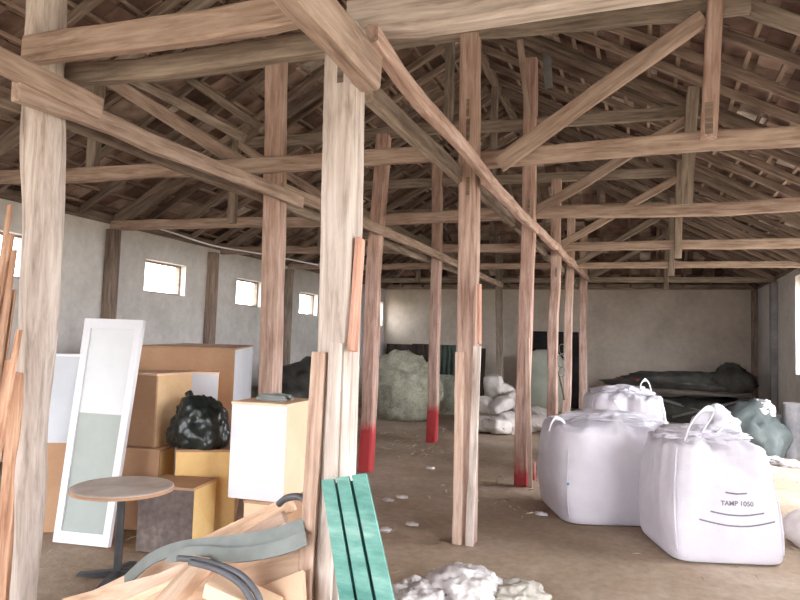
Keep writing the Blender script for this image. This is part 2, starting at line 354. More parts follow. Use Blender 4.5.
# battens along the slopes (each a lath of its own)
for side, X0, sg in (('right', XR, -1), ('left', XL, 1)):
    for k in range(17):
        s = .06 + k * .30; h = s * ca
        if h > HALF - .05: break
        y1 = YB - h - .05
        x = X0 + sg * h; z = EZ + SL * h + .028
        o = timber('roof_batten', [(x, YF, z), (x, y1, z)], .04, .028, W_BATT, wob=.004, step=.8)
        tag(o, '%s thin batten up from the eave of the %s roof slope, under the tiles' % (ordn(k), side), 'batten', 'battens of the %s roof slope' % side)
# common rafters
for side, X0, sg in (('right', XR, -1), ('left', XL, 1)):
    ys = []; y = YF + .25
    while y < YB - .2: ys.append(y); y += .56
    ys = [y for y in ys if y > (1.2 if side == 'right' else .2)]
    for k, y in enumerate(ys[::-1]):
        h = min(HALF, YB - y)
        if h < .5: continue
        dz = -.045
        yy = y + random.uniform(-.05, .05)
        A = (X0 - sg * .2, yy, EZ - SL * .2 + dz); B = (X0 + sg * (h - .02), yy + random.uniform(-.05, .05), EZ + SL * (h - .02) + dz)
        o = timber('rafter', [A, B], .055, .085, W_DARK, wob=.012, step=.5)
        tag(o, '%s common rafter from the far end of the %s roof slope, running eave to ridge' % (ordn(k), side), 'rafter', 'common rafters of the %s roof slope' % side)
for k in range(15):
    x = XL + .5 + k * .6
    h = min(HALF, HALF - abs(x - XC))
    if h < .5: continue
    o = timber('rafter', [(x, YB + .2, EZ - SL * .2 - .045), (x, YB - h, EZ + SL * h - .045)], .055, .085, W_DARK, wob=.01, step=.5)
    tag(o, '%s rafter from the left in the hipped slope above the back wall' % ordn(k), 'rafter', 'rafters over the back wall')
for k, (x0, sg) in enumerate(((XL, 1), (XR, -1))):
    o = timber('hip_rafter', [(x0, YB, EZ - .1), (XC, YB - HALF, EZ + SL * HALF - .1)], .08, .12, W_DARK)
    tag(o, 'heavy hip rafter rising from the back %s corner to the ridge' % ('left' if k == 0 else 'right'), 'rafter')
o = timber('ridge_beam', [(XC, YF, EZ + SL * HALF - .13), (XC, YB - HALF, EZ + SL * HALF - .13)], .08, .14, W_DARK)
tag(o, 'dark ridge beam along the top of the roof over the middle aisle', 'beam')

# ------------------------------------------------------------------ posts
YR = [2.576, 4.954, 7.221, 9.685, 11.978, 14.587]
YLr = [2.576, 4.86, 7.1, 9.6, 11.9, 14.5]
XRr, XLr = -1.25, -3.05
ZT = 2.975; ZC = 4.02
def vpost(name, Y, pts, w, d, mat, label, round_=False, wob=.006, widths=None, ztop=ZC - .05, group=None, taper=None):
    """posts: pts are the sighted centre line (px,py) from the foot up, taken on the plane of the post."""
    P = [onY(px, py, Y) for px, py in pts]
    if P[0].z > .02 or P[0].z < 0:      # run the foot down to the floor
        q = P[0] + (P[0] - P[1]) * (P[0].z / (P[1].z - P[0].z)); q.z = 0; P[0] = q
    dirv = (P[-1] - P[-2]); P.append(P[-1] + dirv * ((ztop - P[-1].z) / dirv.z)) if P[-1].z < ztop else None
    o = timber(name, P, w, d, mat, wob=wob, round_=round_, taper=taper)
    return tag(o, label, 'post', group), P
# nearest of the middle row
R1, P = vpost('timber_post', YR[0], [(331, 640), (334, 500), (341, 300), (345, 100)], .15, .14, W_PALE,
    'nearest squared post of the middle row, bleached pale, with an orange board on its side', wob=.004, ztop=2.90)
c = onY(350, 100, YR[0]); 
timber('side_board', [onX(352.5, 351, -1.155), onX(360, 239, -1.155)], .022, .07, W_ORNG, parent=R1, wob=.002)
R1['label'] = R1['label']
timber('splint_board', [(onY(303, 600, YR[0] - .09).x, YR[0] - .09, 0), onY(320, 352, YR[0] - .09)], .065, .035, W_BRWN, parent=R1, wob=.003)
timber('splint_board', [(onY(324, 600, YR[0] - .09).x, YR[0] - .09, 0), onY(336, 343, YR[0] - .09)], .055, .03, W_PALE, parent=R1, wob=.003)
boxob('mortise', onY(341, 72, YR[0] - .066), (.03, .012, .10), W_DARK, R1, bev=0)
# left near trunk
pts = [(26, 600), (29, 520), (31, 440), (36, 360), (41, 280), (43, 200), (44, 130)]
P = [onY(x, y, YLr[0]) for x, y in pts]
bm = bmesh.new()
M = frame(Vector((P[0].x - .012, P[0].y, 0)), P[-1]); Mi = M.inverted()
cen = [Vector((P[0].x - .015, P[0].y, 0))] + P[1:]
cen.append(onY(44, 85, YLr[0])); cen.append(onY(46, 20, YLr[0])); cen.append(onY(50, -120, YLr[0]))
wid = [.062, .068, .078, .088, .098, .103, .108, .105, .10, .095]
sp = smoothpts(cen, 5); rings = []
for i, p in enumerate(sp):
    k = i / 5; a = wid[min(int(k), 9)]; b = wid[min(int(k) + 1, 9)]; r = a + (b - a) * (k - int(k))
    q = Mi @ p
    rings.append([bm.verts.new(q + Vector((0, 1, 0)) * math.cos(t * math.pi / 8) * r * (1 + .26 * noise.noise(Vector((q.x * 2.2, t * .6, 1)))) + Vector((0, 0, 1)) * math.sin(t * math.pi / 8) * r * (1 + .26 * noise.noise(Vector((q.x * 2.2, t * .6, 7))))) for t in range(16)])
for u, v in zip(rings, rings[1:]):
    for k in range(16): bm.faces.new((u[k], u[(k + 1) % 16], v[(k + 1) % 16], v[k]))
bm.faces.new(rings[0][::-1]); bm.faces.new(rings[-1])
L1 = link('timber_post', bm, W_PALE, None, M, smooth=True)
tag(L1, 'rough debarked trunk post tapering to its foot, nearest of the left row', 'post')
timber('splint_board', [(cen[0].x - .10, P[0].y - .05, 0), onY(20, 372, YLr[0] - .07)], .10, .03, W_LATH, parent=L1)

specs = [  # name row, Y, pts, w, d, mat, label
 ('R2', YR[1], [(466, 543), (467, 400), (469, 250), (471, 60)], .15, .14, W_POST, 'second post of the middle row, straight and squared, with splint boards at its foot', .005),
 ('R3', YR[2], [(521.5, 488), (524, 360), (528, 240), (531, 120), (531, 60)], .145, .14, W_POSTR3, 'third post of the middle row, leaning, with a little red paint at its foot', .012),
 ('R4', YR[3], [(552, 430), (553, 360), (555, 280), (556, 200)], .14, .14, W_POST, 'fourth post of the middle row, knotty and wavy, behind the left big bag', .02),
 ('R5', YR[4], [(566, 420), (569, 300), (571, 220)], .14, .14, W_POST, 'fifth post of the middle row, slim, right of the knotty one', .008),
 ('R6', YR[5], [(583, 412), (583, 300), (584, 240)], .16, .14, W_POST, 'sixth and farthest post of the middle row, just before the back wall', .008),
 ('L2', YLr[1], [(268, 520), (270, 400), (273, 280), (276, 120)], .16, .15, W_POST, 'second post of the left row, standing behind the white cabinet', .012),
 ('L3', YLr[2], [(366, 467), (370, 380), (375, 260), (382, 150)], .15, .15, W_POSTR, 'third post of the left row, leaning, with a bright red painted foot', .014),
 ('L4', YLr[3], [(431.5, 440), (434, 360), (437, 250), (438, 160)], .15, .14, W_POSTR, 'fourth post of the left row, red-footed, in front of the hay heap', .010),
 ('L5', YLr[4], [(469.5, 420), (470, 300), (471, 220)], .14, .14, W_POST, 'fifth post of the left row, mostly hidden behind the second middle post', .006),
 ('L6', YLr[5], [(500, 412), (499, 300), (499, 240)], .14, .14, W_GREY, 'sixth and farthest post of the left row, near the back wall', .006),
]
PO = {'R1': R1, 'L1': L1}; PC = {}
for key, Y, pts, w, d, mt, lab, wob in specs:
    PO[key], PC[key] = vpost('timber_post', Y, pts, w, d, mt, lab, wob=wob)
timber('splint_board', [onY(477, 545, YR[1] - .085) * 1 if False else (onY(473, 400, YR[1] - .085).x, YR[1] - .085, 0), onY(477.5, 346, YR[1] - .085)], .06, .03, W_PALE, parent=PO['R2'], wob=.003)
timber('splint_board', [onX(479.5, 344, -1.155), onX(479.5, 284, -1.155)], .022, .07, W_ORNG, parent=PO['R2'], wob=.002)
timber('splint_board', [(onY(458, 500, YR[1] - .085).x, YR[1] - .088, 0), onY(460, 352, YR[1] - .088)], .07, .03, W_BRWN, parent=PO['R2'], wob=.003)
timber('splint_board', [(onY(530.5, 470, YR[2] - .09).x, YR[2] - .09, 0), onY(527, 338, YR[2] - .09)], .05, .03, W_BRWN, parent=PO['R3'], wob=.003)
timber('splint_board', [onX(534, 486, XRr + .09) * 1, onX(534, 462, XRr + .09)], .025, .07, W_POSTR3, parent=PO['R3'], wob=.002)
for key, px, py, Y in (('R2', 468, 108, YR[1] - .071), ('R2', 468, 186, YR[1] - .071), ('R3', 529, 205, YR[2] - .076), ('R4', 556, 272, YR[3] - .075)):
    boxob('mortise', onY(px, py, Y), (.025, .012, .14), W_DARK, PO[key], bev=0)
boxob('mortise', onY(468, 130, YR[1] - .071), (.03, .012, .18), W_DARK, PO['R2'], bev=0)

# posts standing against the left wall under the tie ends
for i, (Y, px) in enumerate(((6.85, 109), (9.05, 208), (11.54, 285), (14.09, 340), (4.5, 0), (2.2, 0))):
    o = timber('wall_post', [(XL + .07, Y, 0), (XL + .07, Y, 2.90)], .14, .16, W_DARK if i < 2 else W_GREY, wob=.006)
    tag(o, ['brown post against the left wall between the first and second windows from the trunk post', 'brown post against the left wall between the small windows above the brown cabinet',
            'third brown post against the left wall, right of the third window', 'farthest post against the left wall near the back corner',
            'post against the left wall before the window beside the trunk post', 'nearest post against the left wall'][i], 'post')
for i, (Y, z) in enumerate(((9.7, 2.90), (14.6, 2.90))):
    o = timber('wall_post', [(XR - .06, Y, 0), (XR - .06, Y, z)], .12, .22, CONC, wob=.003)
    tag(o, ['grey pier against the right wall just before the bright opening', 'grey pier against the right wall between the bright opening and the back corner'][i], 'pier')
o = timber('wall_post', [(XR - .07, YB - .1, 0), (XR - .07, YB - .1, 2.96)], .12, .14, W_DARK, wob=.004)
tag(o, 'dark upright timber in the corner of the right and back walls', 'post')

# ------------------------------------------------------------------ trusses
def tieline(i):   # tie beams run slightly askew to the rows
    Y = YR[i]; return [(XL - .05, Y - .45, ZT), (XLr, Y - .12, ZT), (XR + .05, Y, ZT)]
nm = ['nearest', 'second', 'third', 'fourth', 'fifth', 'farthest']
tie_mat = [W_BEAM, W_BEAM, W_BEAM, W_BEAM, W_BEAM, W_GREY]
# truss 1: pale near tie
TY = YR[0]
o = timber('tie_beam', [onY(27, 53, TY - .10), onY(100, 42, TY - .10), onY(200, 27, TY - .10), onY(318, 0, TY - .10) + Vector((0, 0, -.02))], .07, .15, W_BEAM, wob=.008)
tag(o, 'nearest tie beam from the trunk post to the pale middle post, lit and knotty', 'beam')
o = timber('tie_beam', [onY(352, 22, TY + .10), onY(440, 18, TY + .10), onY(560, -5, TY + .10), (XR, TY + .10, 3.0)], .10, .16, W_PALE, wob=.01)
tag(o, 'nearest pale tie beam running right from the pale middle post out of view', 'beam')
o = timber('tie_beam', [onY(56, 76, TY + .16), onY(170, 66, TY + .16), onY(270, 54, TY + .16), onY(342, 44, TY + .16)], .08, .115, W_GREY, wob=.008)
tag(o, 'darker companion beam just behind and below the nearest left tie beam', 'beam')
# others
sag = {1: .0, 2: .01, 3: .0, 4: .0, 5: 0.}
for i in range(1, 6):
    Y = YR[i]; oy = -.11
    if i == 1:
        o = timber('tie_beam', [(XL, Y - .5, 2.99), (XLr, Y - .22, 2.97), (XRr - .25, Y - .12, 3.0)], .08, .125, W_BEAM, wob=.012)
        tag(o, 'left length of the second tie beam, from the left wall to the middle row', 'beam')
        o = timber('tie_beam', [onY(478, 160, Y + .10), onY(600, 150, Y + .10), onY(700, 141, Y + .10), (XR, Y + .10, 2.96)], .08, .135, W_BEAM, wob=.006)
        tag(o, 'right length of the second tie beam, crossing the right aisle above the bags', 'beam')
    else:
        p = tieline(i)
        p = [(p[0][0], p[0][1], p[0][2]), (p[1][0], p[1][1] , p[1][2]), (p[2][0], p[2][1], p[2][2])]
        p = [(a, b + .12, c) for a, b, c in p]
        o = timber('tie_beam', p, .09, .125 if i < 4 else .11, tie_mat[i], wob=.014)
        tag(o, '%s tie beam from the camera end, spanning from the left wall to the right wall' % nm[i].replace('farthest', 'sixth and farthest'), 'beam')
XS_R, XS_L = .43, -4.95
for i in range(0, 6):
    Y = YR[i]; n = nm[i]
    zc = ZC
    if i < 5:
        if i:
            if i == 1:
                P1 = [onY(40, 72, Y - .02), onY(270, 57, Y), onY(463, 30, Y), onY(705, 8, Y)]
                P1 = [Vector((XS_L - .15, Y, 4.03))] + P1[1:] + [Vector((XS_R + .25, Y, 3.95))]
            else: P1 = [Vector((XS_L - .15, Y - .17, zc)), Vector((XS_R + .2, Y + .12, zc - .01))]
            o = timber('collar_beam', P1, .08, .13 if i > 1 else .16, W_GREY, wob=.012)
            tag(o, '%s collar beam from the camera, high under the roof above the middle aisle' % n, 'beam', 'collar beams')
    # struts
    for side, X in (('right', XS_R), ('left', XS_L)):
        if i == 0: continue
        yy = Y if side == 'right' else Y - .28
        zb = 2.95 if not (i >= 3 and side == 'right') else 2.78
        zt = min(4.18, roofz(X, yy) - .1)
        if side == 'right' and i == 1:
            o = timber('strut_post', [onY(709, 138, Y - .06), onY(711, 95, Y - .06), onY(715, 0, Y - .06), onY(717, -22, Y - .06)], .105, .10, W_POST, wob=.004)
            boxob('tenon', onY(709, 118, Y - .115), (.05, .014, .22), W_DARK, o, bev=0)
        elif side == 'right' and i == 2:
            o = timber('strut_post', [onY(686, 205, Y - .07), onY(689, 150, Y - .07), onY(691, 105, Y - .07), onY(693, 88, Y - .07)], .12, .09, W_GREY, wob=.02)
        else:
            o = timber('strut_post', [(X, yy + .03, zb), (X + .02, yy + .03, zt)], .10, .09, W_GREY, wob=.008)
        tag(o, '%s upright strut from the camera, between tie and collar over the %s aisle' % (n, side), 'strut')
        # diagonal braces
        if side == 'right': A, B = (XRr + .1, yy + .02, 3.0), (X - .02, yy + .02, 3.90)
        else: A, B = (XLr - .25, yy + .14, 3.0), (X + .02, yy + .03, 4.0)
        if side == 'right' and i == 1: A, B = onY(498, 164, Y - .03), onY(703, 18, Y - .03)
        if zt > 3.5:
            o = timber('diagonal_brace', [A, B], .07, .125 if i == 1 else .10, W_BEAM if i < 4 else W_GREY, wob=.012)
            tag(o, '%s diagonal brace from the camera, %s row up to the %s aisle strut' % (n, 'middle' if side == 'right' else 'left', side), 'brace')
    # principal rafters
    for side, X0, sg in (('right', XR, -1), ('left', XL, 1)):
        h = min(HALF - .1, YB - Y - .1)
        o = timber('principal_rafter', [(X0, Y + .09 - (.4 if sg > 0 else 0), EZ - .14), (X0 + sg * h, Y + .09 - (.1 if sg > 0 else 0), EZ + SL * h - .16)], .08, .11, W_DARK if i > 1 else W_GREY, wob=.014)
        tag(o, '%s principal rafter from the camera under the %s roof slope' % (n, side), 'rafter')
    if i < 4:
        o = timber('king_post', [(XC, Y + .02, ZC + .05), (XC, Y + .02, EZ + SL * HALF - .2)], .10, .10, W_GREY)
        tag(o, '%s king post from the camera, between collar and ridge' % n, 'post')
# second, shorter diagonals seen under the left slope
for k, (a, b, Y) in enumerate((((128, 78), (245, 138), 4.74), ((180, 74), (262, 128), 5.12))):
    o = timber('slanting_brace', [onY(*a, Y), onY(*b, Y)], .06, .08, W_GREY, wob=.01)
    tag(o, ['slanting timber high in the left aisle behind the second truss', 'farther slanting timber high in the left aisle under the tiles'][k], 'brace')
# a hanging strip of grey board and a bent one by the third post
for k, (A, B, w, mt) in enumerate(((onY(547, 54, 7.6), onY(549, 88, 7.6), .09, CONC), (onY(520, 40, 7.0), onY(529, 118, 7.0), .07, W_BEAM), (onY(693, 35, 7.1), onY(695, 76, 7.1), .04, CONC))):
    o = timber('hanging_board', [A, B], w, .02, mt, wob=.004)
    tag(o, ['pale torn strip of board hanging beside the third middle post', 'bent brown lath slanting down onto the third middle post', 'narrow pale strip hanging beside the second upright strut of the right aisle'][k], 'board')

# ------------------------------------------------------------------ longitudinal plates along the two post rows
def plate(X, pts, w, h, mat, label, wob=.01):
    o = timber('plate_beam', [onX(px, py, X) for px, py in pts], w, h, mat, wob=wob)
    return tag(o, label, 'beam')
plate(-1.15, [(240, -80), (296, -12), (330, 24), (370, 72)], .10, .17, W_BEAM, 'thick near plate beam coming from above to the top of the pale middle post')
plate(-1.10, [(372, 34), (395, 70), (412, 93), (450, 133), (489, 180)], .055, .085, W_POST, 'bent pole clasping the first to second middle posts on their right', .008)
plate(-1.38, [(368, 92), (420, 140), (461, 178), (474, 190)], .06, .12, W_GREY, 'straight lower plate between the first and second middle posts, shaded beneath')
names = ['second to third', 'third to fourth', 'fourth to fifth', 'fifth to sixth']
rp = [[(484, 176), (520, 214), (536, 229)], [(530, 222), (548, 240), (560, 250)], [(556, 247), (566, 258), (574, 264)], [(570, 262), (580, 271), (588, 279)]]
for k in range(4):
    plate(-1.13, rp[k], .06, .10, W_POST, 'plate beam on the right of the %s posts of the middle row' % names[k])
    y0, y1 = YR[k + 1] - .1, YR[k + 2] + .15
    o = timber('plate_beam', [(-1.37, y0, 2.86 - .0), (-1.37, y1, 2.87)], .06, .10, W_GREY, wob=.01)
    tag(o, 'plate beam on the left of the %s posts of the middle row' % names[k], 'beam')
o = plate(-2.88, [(-150, -20), (0, 60), (97, 108)], .07, .12, W_BEAM, 'upper near plate beam ending just past the trunk post on the left')
o = plate(-2.90, [(16, 90), (80, 112), (150, 143), (230, 172), (300, 203)], .06, .11, W_BEAM, 'long lit plate beam from the trunk post to the second left post')
o = timber('plate_beam', [(-3.22, .5, 2.72), (-3.20, 3.0, 2.74), (-3.18, 5.2, 2.76)], .06, .10, W_GREY, wob=.012)
tag(o, 'shaded lower plate beam on the wall side of the first left posts', 'beam')
lp = [[(282, 190), (330, 208), (374, 228), (386, 233)], [(366, 224), (405, 240), (436, 254), (442, 257)], [(432, 252), (452, 262), (472, 271)], [(468, 270), (485, 278), (502, 285)]]
for k in range(4):
    plate(-2.93, lp[k], .06, .11, W_BEAM, 'plate beam on the aisle side of the %s posts of the left row' % names[k])
    o = timber('plate_beam', [(-3.18, YLr[k + 1] - .1, 2.76 + .02 * k), (-3.18, YLr[k + 2] + .15, 2.78 + .02 * k)], .06, .10, W_GREY, wob=.01)
    tag(o, 'plate beam on the wall side of the %s posts of the left row' % names[k], 'beam')
# slack cable under the left ties
bm = bmesh.new(); tube(bm, smoothpts([onY(135, 222, 7.3), onY(170, 232, 7.6), onY(215, 246, 8.2), onY(262, 254, 9.0), onY(318, 265, 9.9)]), .012, 6)
tag(link('slack_cable', bm, BAGD, smooth=True), 'pale cable sagging under the tie beams near the left wall', 'cable')

# ------------------------------------------------------------------ furniture and boxes on the left
def cornerbox(name, edge, ybase_z, ytop, pxl, pxr, rot, mats, label, cat, depth_at=None, thick=None, group=None, lid=True, base=None, parts=None, maxw=None):
    """box whose near vertical edge stands at edge=(px,py) on height base; mats = (left face, right face, top)."""
    K = onZ(edge[0], edge[1], ybase_z) if depth_at is None else onY(edge[0], edge[1], depth_at)
    z0 = ybase_z; K.z = z0
    a = Vector((-math.cos(rot), -math.sin(rot), 0)); b = Vector((-math.sin(rot), math.cos(rot), 0))
    def solve(d, px):
        lo, hi = 0, 3.
        f = lambda t: proj(K + d * t + Vector((0, 0, .2)))[0] - px
        s = f(0)
        if s == 0: return .1
        for _ in range(40):
            m_ = (lo + hi) / 2
            if f(m_) * s > 0: lo = m_
            else: hi = m_
        return lo
    La = solve(a, pxl); Lb = solve(b, pxr)
    if maxw: Lb = min(Lb, maxw)
    lo, hi = .05, 3.
    for _ in range(40):
        m_ = (lo + hi) / 2
        if proj(K + Vector((0, 0, m_)))[1] > ytop: lo = m_
        else: hi = m_
    h = lo
    C = K + a * La / 2 + b * Lb / 2
    root = empty(name, C, rot); tag(root, label, cat, group)
    M = root.matrix_basis; t = .018
    def pan(nm_, c, s, mt): 
        bm = bmesh.new(); addbox(bm, (0, 0, 0), s); bevel(bm, .002, 1)
        return link(nm_, bm, mt, root, M @ Matrix.Translation(c))
    pan('front_panel', (0, -Lb / 2 + t / 2, h / 2), (La, t, h), mats[0])
    pan('side_panel', (La / 2 - t / 2, t / 2, h / 2), (t, Lb - t, h), mats[1])
    pan('side_panel', (-La / 2 + t / 2, t / 2, h / 2), (t, Lb - t, h), mats[1])
    pan('back_panel', (0, Lb / 2 - t / 2, h / 2), (La - 2 * t, t, h), mats[1])
    pan('top_panel', (0, 0, h + t / 2), (La + .01, Lb + .01, t), mats[2])
    pan('bottom_panel', (0, 0, t / 2), (La - 2 * t, Lb - 2 * t, t), mats[2])
    return root, K, h + t, La, Lb
R_ = rad
b2, K2, h2, _, _ = cornerbox('cabinet_box', (233, 536), 0, 452, 173, 243, R_(32), (CHIPY, CHIPB, CHIPB), 'tan chipboard cabinet box standing under the black plastic bag', 'cabinet')
b1, K1, h1, _, _ = cornerbox('cabinet_box', (190, 556), 0, 491, 137, 222, R_(11), (DKFACE, CHIPY, CHIPB), 'low box with dark speckled front and yellow side, beside the round table', 'cabinet', maxw=.36)  # dark board front; contrast with the side also carries light from the right
b3, K3, h3, _, _ = cornerbox('cabinet_box', (155, 532), 0, 452, 118, 172, R_(12), (CHIPB, CHIPY, CHIPB), 'narrow brown box on the floor behind the dark fronted box', 'cabinet', maxw=.5)  # darker front, lighter side: light from the right put into face colours
b4, K4, h4, _, _ = cornerbox('cabinet_box', (153, 448), h3, 376, 120, 190, R_(4), (CHIPB, CHIP, PEACH), 'brown and tan box stacked on the narrow box, left of the black bag', 'cabinet', maxw=.6)  # front darker than side, right-hand light put into the board colours
b5, K5, h5, _, _ = cornerbox('wardrobe_cabinet', (228, 500), 0, 350, 128, 249, R_(30), (CHIPB, LAM_W, CHIPB), 'tall cabinet with brown back and white side behind the stacked boxes', 'cabinet')
b7, K7, h7, _, _ = cornerbox('cabinet_box', (212, 505), 0, 374, 168, 216, R_(34), (LAM_W, CHIP, PEACH), 'white fronted box half hidden behind the black plastic bag', 'cabinet')
b6, K6, h6, _, _ = cornerbox('cabinet_box', (84, 532), 0, 444, 20, 92, R_(30), (CHIPB, CHIP, CHIPB), 'brown box behind the trunk post, carrying the grey white unit', 'cabinet')
b8, K8, h8, _, _ = cornerbox('cabinet_unit', (84, 443), h6, 357, 22, 92, R_(30), (GREYLAM, LAM_W, LAM_W), 'blue grey cabinet unit with white top between trunk post and leaning panel', 'cabinet')
b9, K9, h9, _, _ = cornerbox('cabinet_box', (283, 560), 0, 507, 243, 310, R_(6), (PEACH, CHIPB, CHIPB), 'small greyish tan box underneath the white fronted cabinet', 'cabinet', maxw=.34)
b10, K10, h10, La10, Lb10 = cornerbox('base_cabinet', (282, 503), h9, 407, 229, 312, R_(5), (LAM_W, PEACH, PEACH), 'white fronted cabinet with peach side, coil of strap on top', 'cabinet', maxw=.85)
ctop = b10.matrix_basis @ Vector((0, 0, h10))
bm = bmesh.new()
for r, z in ((.11, .014), (.095, .03)):
    tube(bm, [(r * math.cos(a * math.pi / 14) * 1.2, r * math.sin(a * math.pi / 14), z + .003 * math.sin(a)) for a in range(27)], .013, 6)
tag(link('strap_coil', bm, RUBBER, None, Matrix.Translation(ctop) , smooth=True), 'small coil of grey strap lying on the white fronted cabinet', 'strap')

# white leaning panel door
BL, BR = onZ(56, 541), onZ(111, 547)
TL = onY(88, 319, BL.y + .22); TR = onY(146, 321, BR.y + .20)
def panel4(name, BL, BR, TL, TR, label, cat):
    root = empty(name, BL); tag(root, label, cat)
    nrm = (BR - BL).cross(TL - BL).normalized()
    def P(u, v, k=0): return (BL * (1 - u) + BR * u) * (1 - v) + (TL * (1 - u) + TR * u) * v + nrm * k
    def slab(nm_, u0, u1, v0, v1, k0, k1, mt):
        bm = bmesh.new()
        v = [bm.verts.new(P(u, w, k)) for k in (k0, k1) for u, w in ((u0, v0), (u1, v0), (u1, v1), (u0, v1))]
        bm.faces.new(v[:4]); bm.faces.new(v[4:][::-1])
        for i in range(4): bm.faces.new((v[i], v[(i + 1) % 4], v[4 + (i + 1) % 4], v[4 + i]))
        return link(nm_, bm, mt, root)
    return root, slab
root, slab = panel4('panel_door', BL, BR, TL, TR, 'tall white framed panel door leaning against the boxes behind the round table', 'door')
slab('frame_stile', 0, .12, 0, 1, 0, .035, LAM_W); slab('frame_stile', .88, 1, 0, 1, 0, .035, LAM_W)
slab('frame_rail', .12, .88, .955, 1, 0, .035, LAM_W); slab('frame_rail', .12, .88, 0, .05, 0, .035, LAM_W)
slab('upper_panel', .12, .88, .565, .955, .008, .022, LAM_S); slab('lower_panel', .12, .88, .05, .565, .006, .022, LAM_G)
# round pedestal table
tb = onZ(117, 577); D = (tb - EYE).dot(FW)
root = empty('round_table', Vector((tb.x, tb.y, 0)))
tag(root, 'small round pedestal table with worn top and dark steel foot', 'table')
ht = .545
bm = bmesh.new(); lathe(bm, [(.290, 0), (.302, .004), (.302, .018), (.296, .022), (.28, .024)], 48)
link('tabletop', bm, TTOP, root, root.matrix_basis @ Matrix.Translation((.005, 0, ht - .012)), smooth=False)
bm = bmesh.new(); lathe(bm, [(.297, -.002), (.306, .0), (.306, .017), (.297, .019)], 48)
link('edge_band', bm, CHIPB, root, root.matrix_basis @ Matrix.Translation((.005, 0, ht - .014)))
bm = bmesh.new(); lathe(bm, [(.024, .01), (.024, ht - .03), (.07, ht - .022), (.07, ht - .012)], 20)
link('pedestal', bm, METALD, root, root.matrix_basis)
for k in range(4):
    a = R_(20 + 90 * k)
    bm = bmesh.new()
    prof = [(.02, .045), (.24, .018), (.25, 0), (.02, 0)]
    vv = [bm.verts.new((x, s * .022, z)) for s in (-1, 1) for x, z in prof]
    bm.faces.new(vv[:4]); bm.faces.new(vv[4:][::-1])
    for i in range(4): bm.faces.new((vv[i], vv[(i + 1) % 4], vv[4 + (i + 1) % 4], vv[4 + i]))
    link('foot', bm, METALD, root, root.matrix_basis @ Matrix.Rotation(a, 4, 'Z'))

# crumpled shapes
def crumple(name, c, size, mat, label, cat, seed=1, amp=.35, fr=2.2, sub=4, flat=.0, rz=0, ridge=.12, group=None, kind=None, parent=None):
    bm = bmesh.new(); bmesh.ops.create_icosphere(bm, subdivisions=sub, radius=1)
    for v in bm.verts:
        n = v.co.normalized(); s = Vector((seed * 7.1, seed * 3.3, seed))
        d = 1 + amp * noise.noise(n * fr + s) + ridge * (1 - 2 * abs(noise.noise(n * fr * 2.3 + s))) + ridge * .6 * (1 - 2 * abs(noise.noise(n * fr * 5 + s)))
        p = n * d; p.z = max(p.z, -.55)
        v.co = Vector((p.x * size[0], p.y * size[1], (p.z + .55) * size[2] / 1.55))
    o = link(name, bm, mat, parent, Matrix.Translation(c) @ Matrix.Rotation(rz, 4, 'Z'), smooth=True)
    if cat: tag(o, label, cat, group, kind)
    return o
bc = b2.matrix_basis @ Vector((0, 0, 0)); bz = h2
cc = atD(199, 440, (K2 - EYE).dot(FW) + .16); cc.z = bz
crumple('rubbish_bag', cc, (.215, .19, .37), BLACKP, 'knotted black plastic rubbish bag on the tan cabinet box', 'bag', seed=4, amp=.26, fr=1.6, sub=5, ridge=.09)
rb = bpy.data.objects['rubbish_bag']
bm = bmesh.new(); tube(bm, smoothpts([(-.08, 0, .33), (-.09, -.02, .38), (-.11, -.02, .41)]), .03, 8); 
link('knot', bm, BLACKP, rb, rb.matrix_basis, smooth=True)

# laths leaning beside the trunk post
for k, (xb, xt, yt, w) in enumerate(((-2, 10, 205, .03), (4, 12, 235, .028), (9, 15, 250, .035), (14, 13, 290, .03), (2, 5, 300, .04), (12, 19, 330, .03), (-8, 2, 260, .04), (7, 9, 360, .035))):
    Yp = 2.40 - .035 * (k % 3) - .02 * k
    A = onY(xb, 640, Yp); A.z = 0; A.y -= .25
    o = timber('sawn_lath', [A, onY(xt, yt, Yp)], w, .014, W_LATH, wob=.004)
    tag(o, '%s orange sawn lath leaning upright left of the trunk post' % 
        ['tallest', 'second tallest', 'third tallest', 'fifth tallest', 'sixth tallest', 'seventh tallest', 'fourth tallest', 'shortest'][k], 'lath', 'sawn laths beside the trunk post')

# ------------------------------------------------------------------ plank and strap pile, near left
def board(name, A, B, w, th, mat, label, tilt=0, cat='board'):
    A, B = Vector(A), Vector(B); M = frame(A, B) @ Matrix.Rotation(tilt, 4, 'X'); L = (B - A).length
    bm = bmesh.new(); addbox(bm, (L / 2, 0, 0), (L, w, th)); bevel(bm, .003, 1)
    return tag(link(name, bm, mat, None, M), label, cat)
board('plank', onZ(66, 612, .05), onY(292, 503, 2.72), .05, .075, W_PLY, 'long tan plank rising from the floor to the pale middle post, top of the pile', 0, 'plank')
board('plank', onZ(120, 606, .10), onY(285, 516, 2.64), .03, .05, W_BRWN, 'narrow dark lath lying just under the long tan plank', 0, 'plank')
board('plywood_sheet', (-2.45, 2.28, .16), onY(300, 572, 2.48), .30, .02, W_PLY, 'broad tan plywood offcut sloping below the straps', R_(50))
board('plywood_sheet', (-2.05, 2.10, .10), onY(306, 600, 2.32), .26, .02, PEACH, 'pale plywood offcut at the bottom edge of the pile', R_(40))
board('plank', (-2.42, 2.36, .19), onY(236, 548, 2.45), .10, .03, W_PLY, 'short tan plank under the grey straps', R_(25), 'plank')
board('plank', (-2.70, 2.45, .04), (-2.2, 2.2, .22), .09, .04, W_LATH, 'short orange plank low in the pile near the table foot', R_(15), 'plank')
board('plank', onY(205, 560, 2.35), onY(160, 612, 2.15), .12, .05, W_PLY, 'short tan block lying across the pile', R_(10), 'plank')
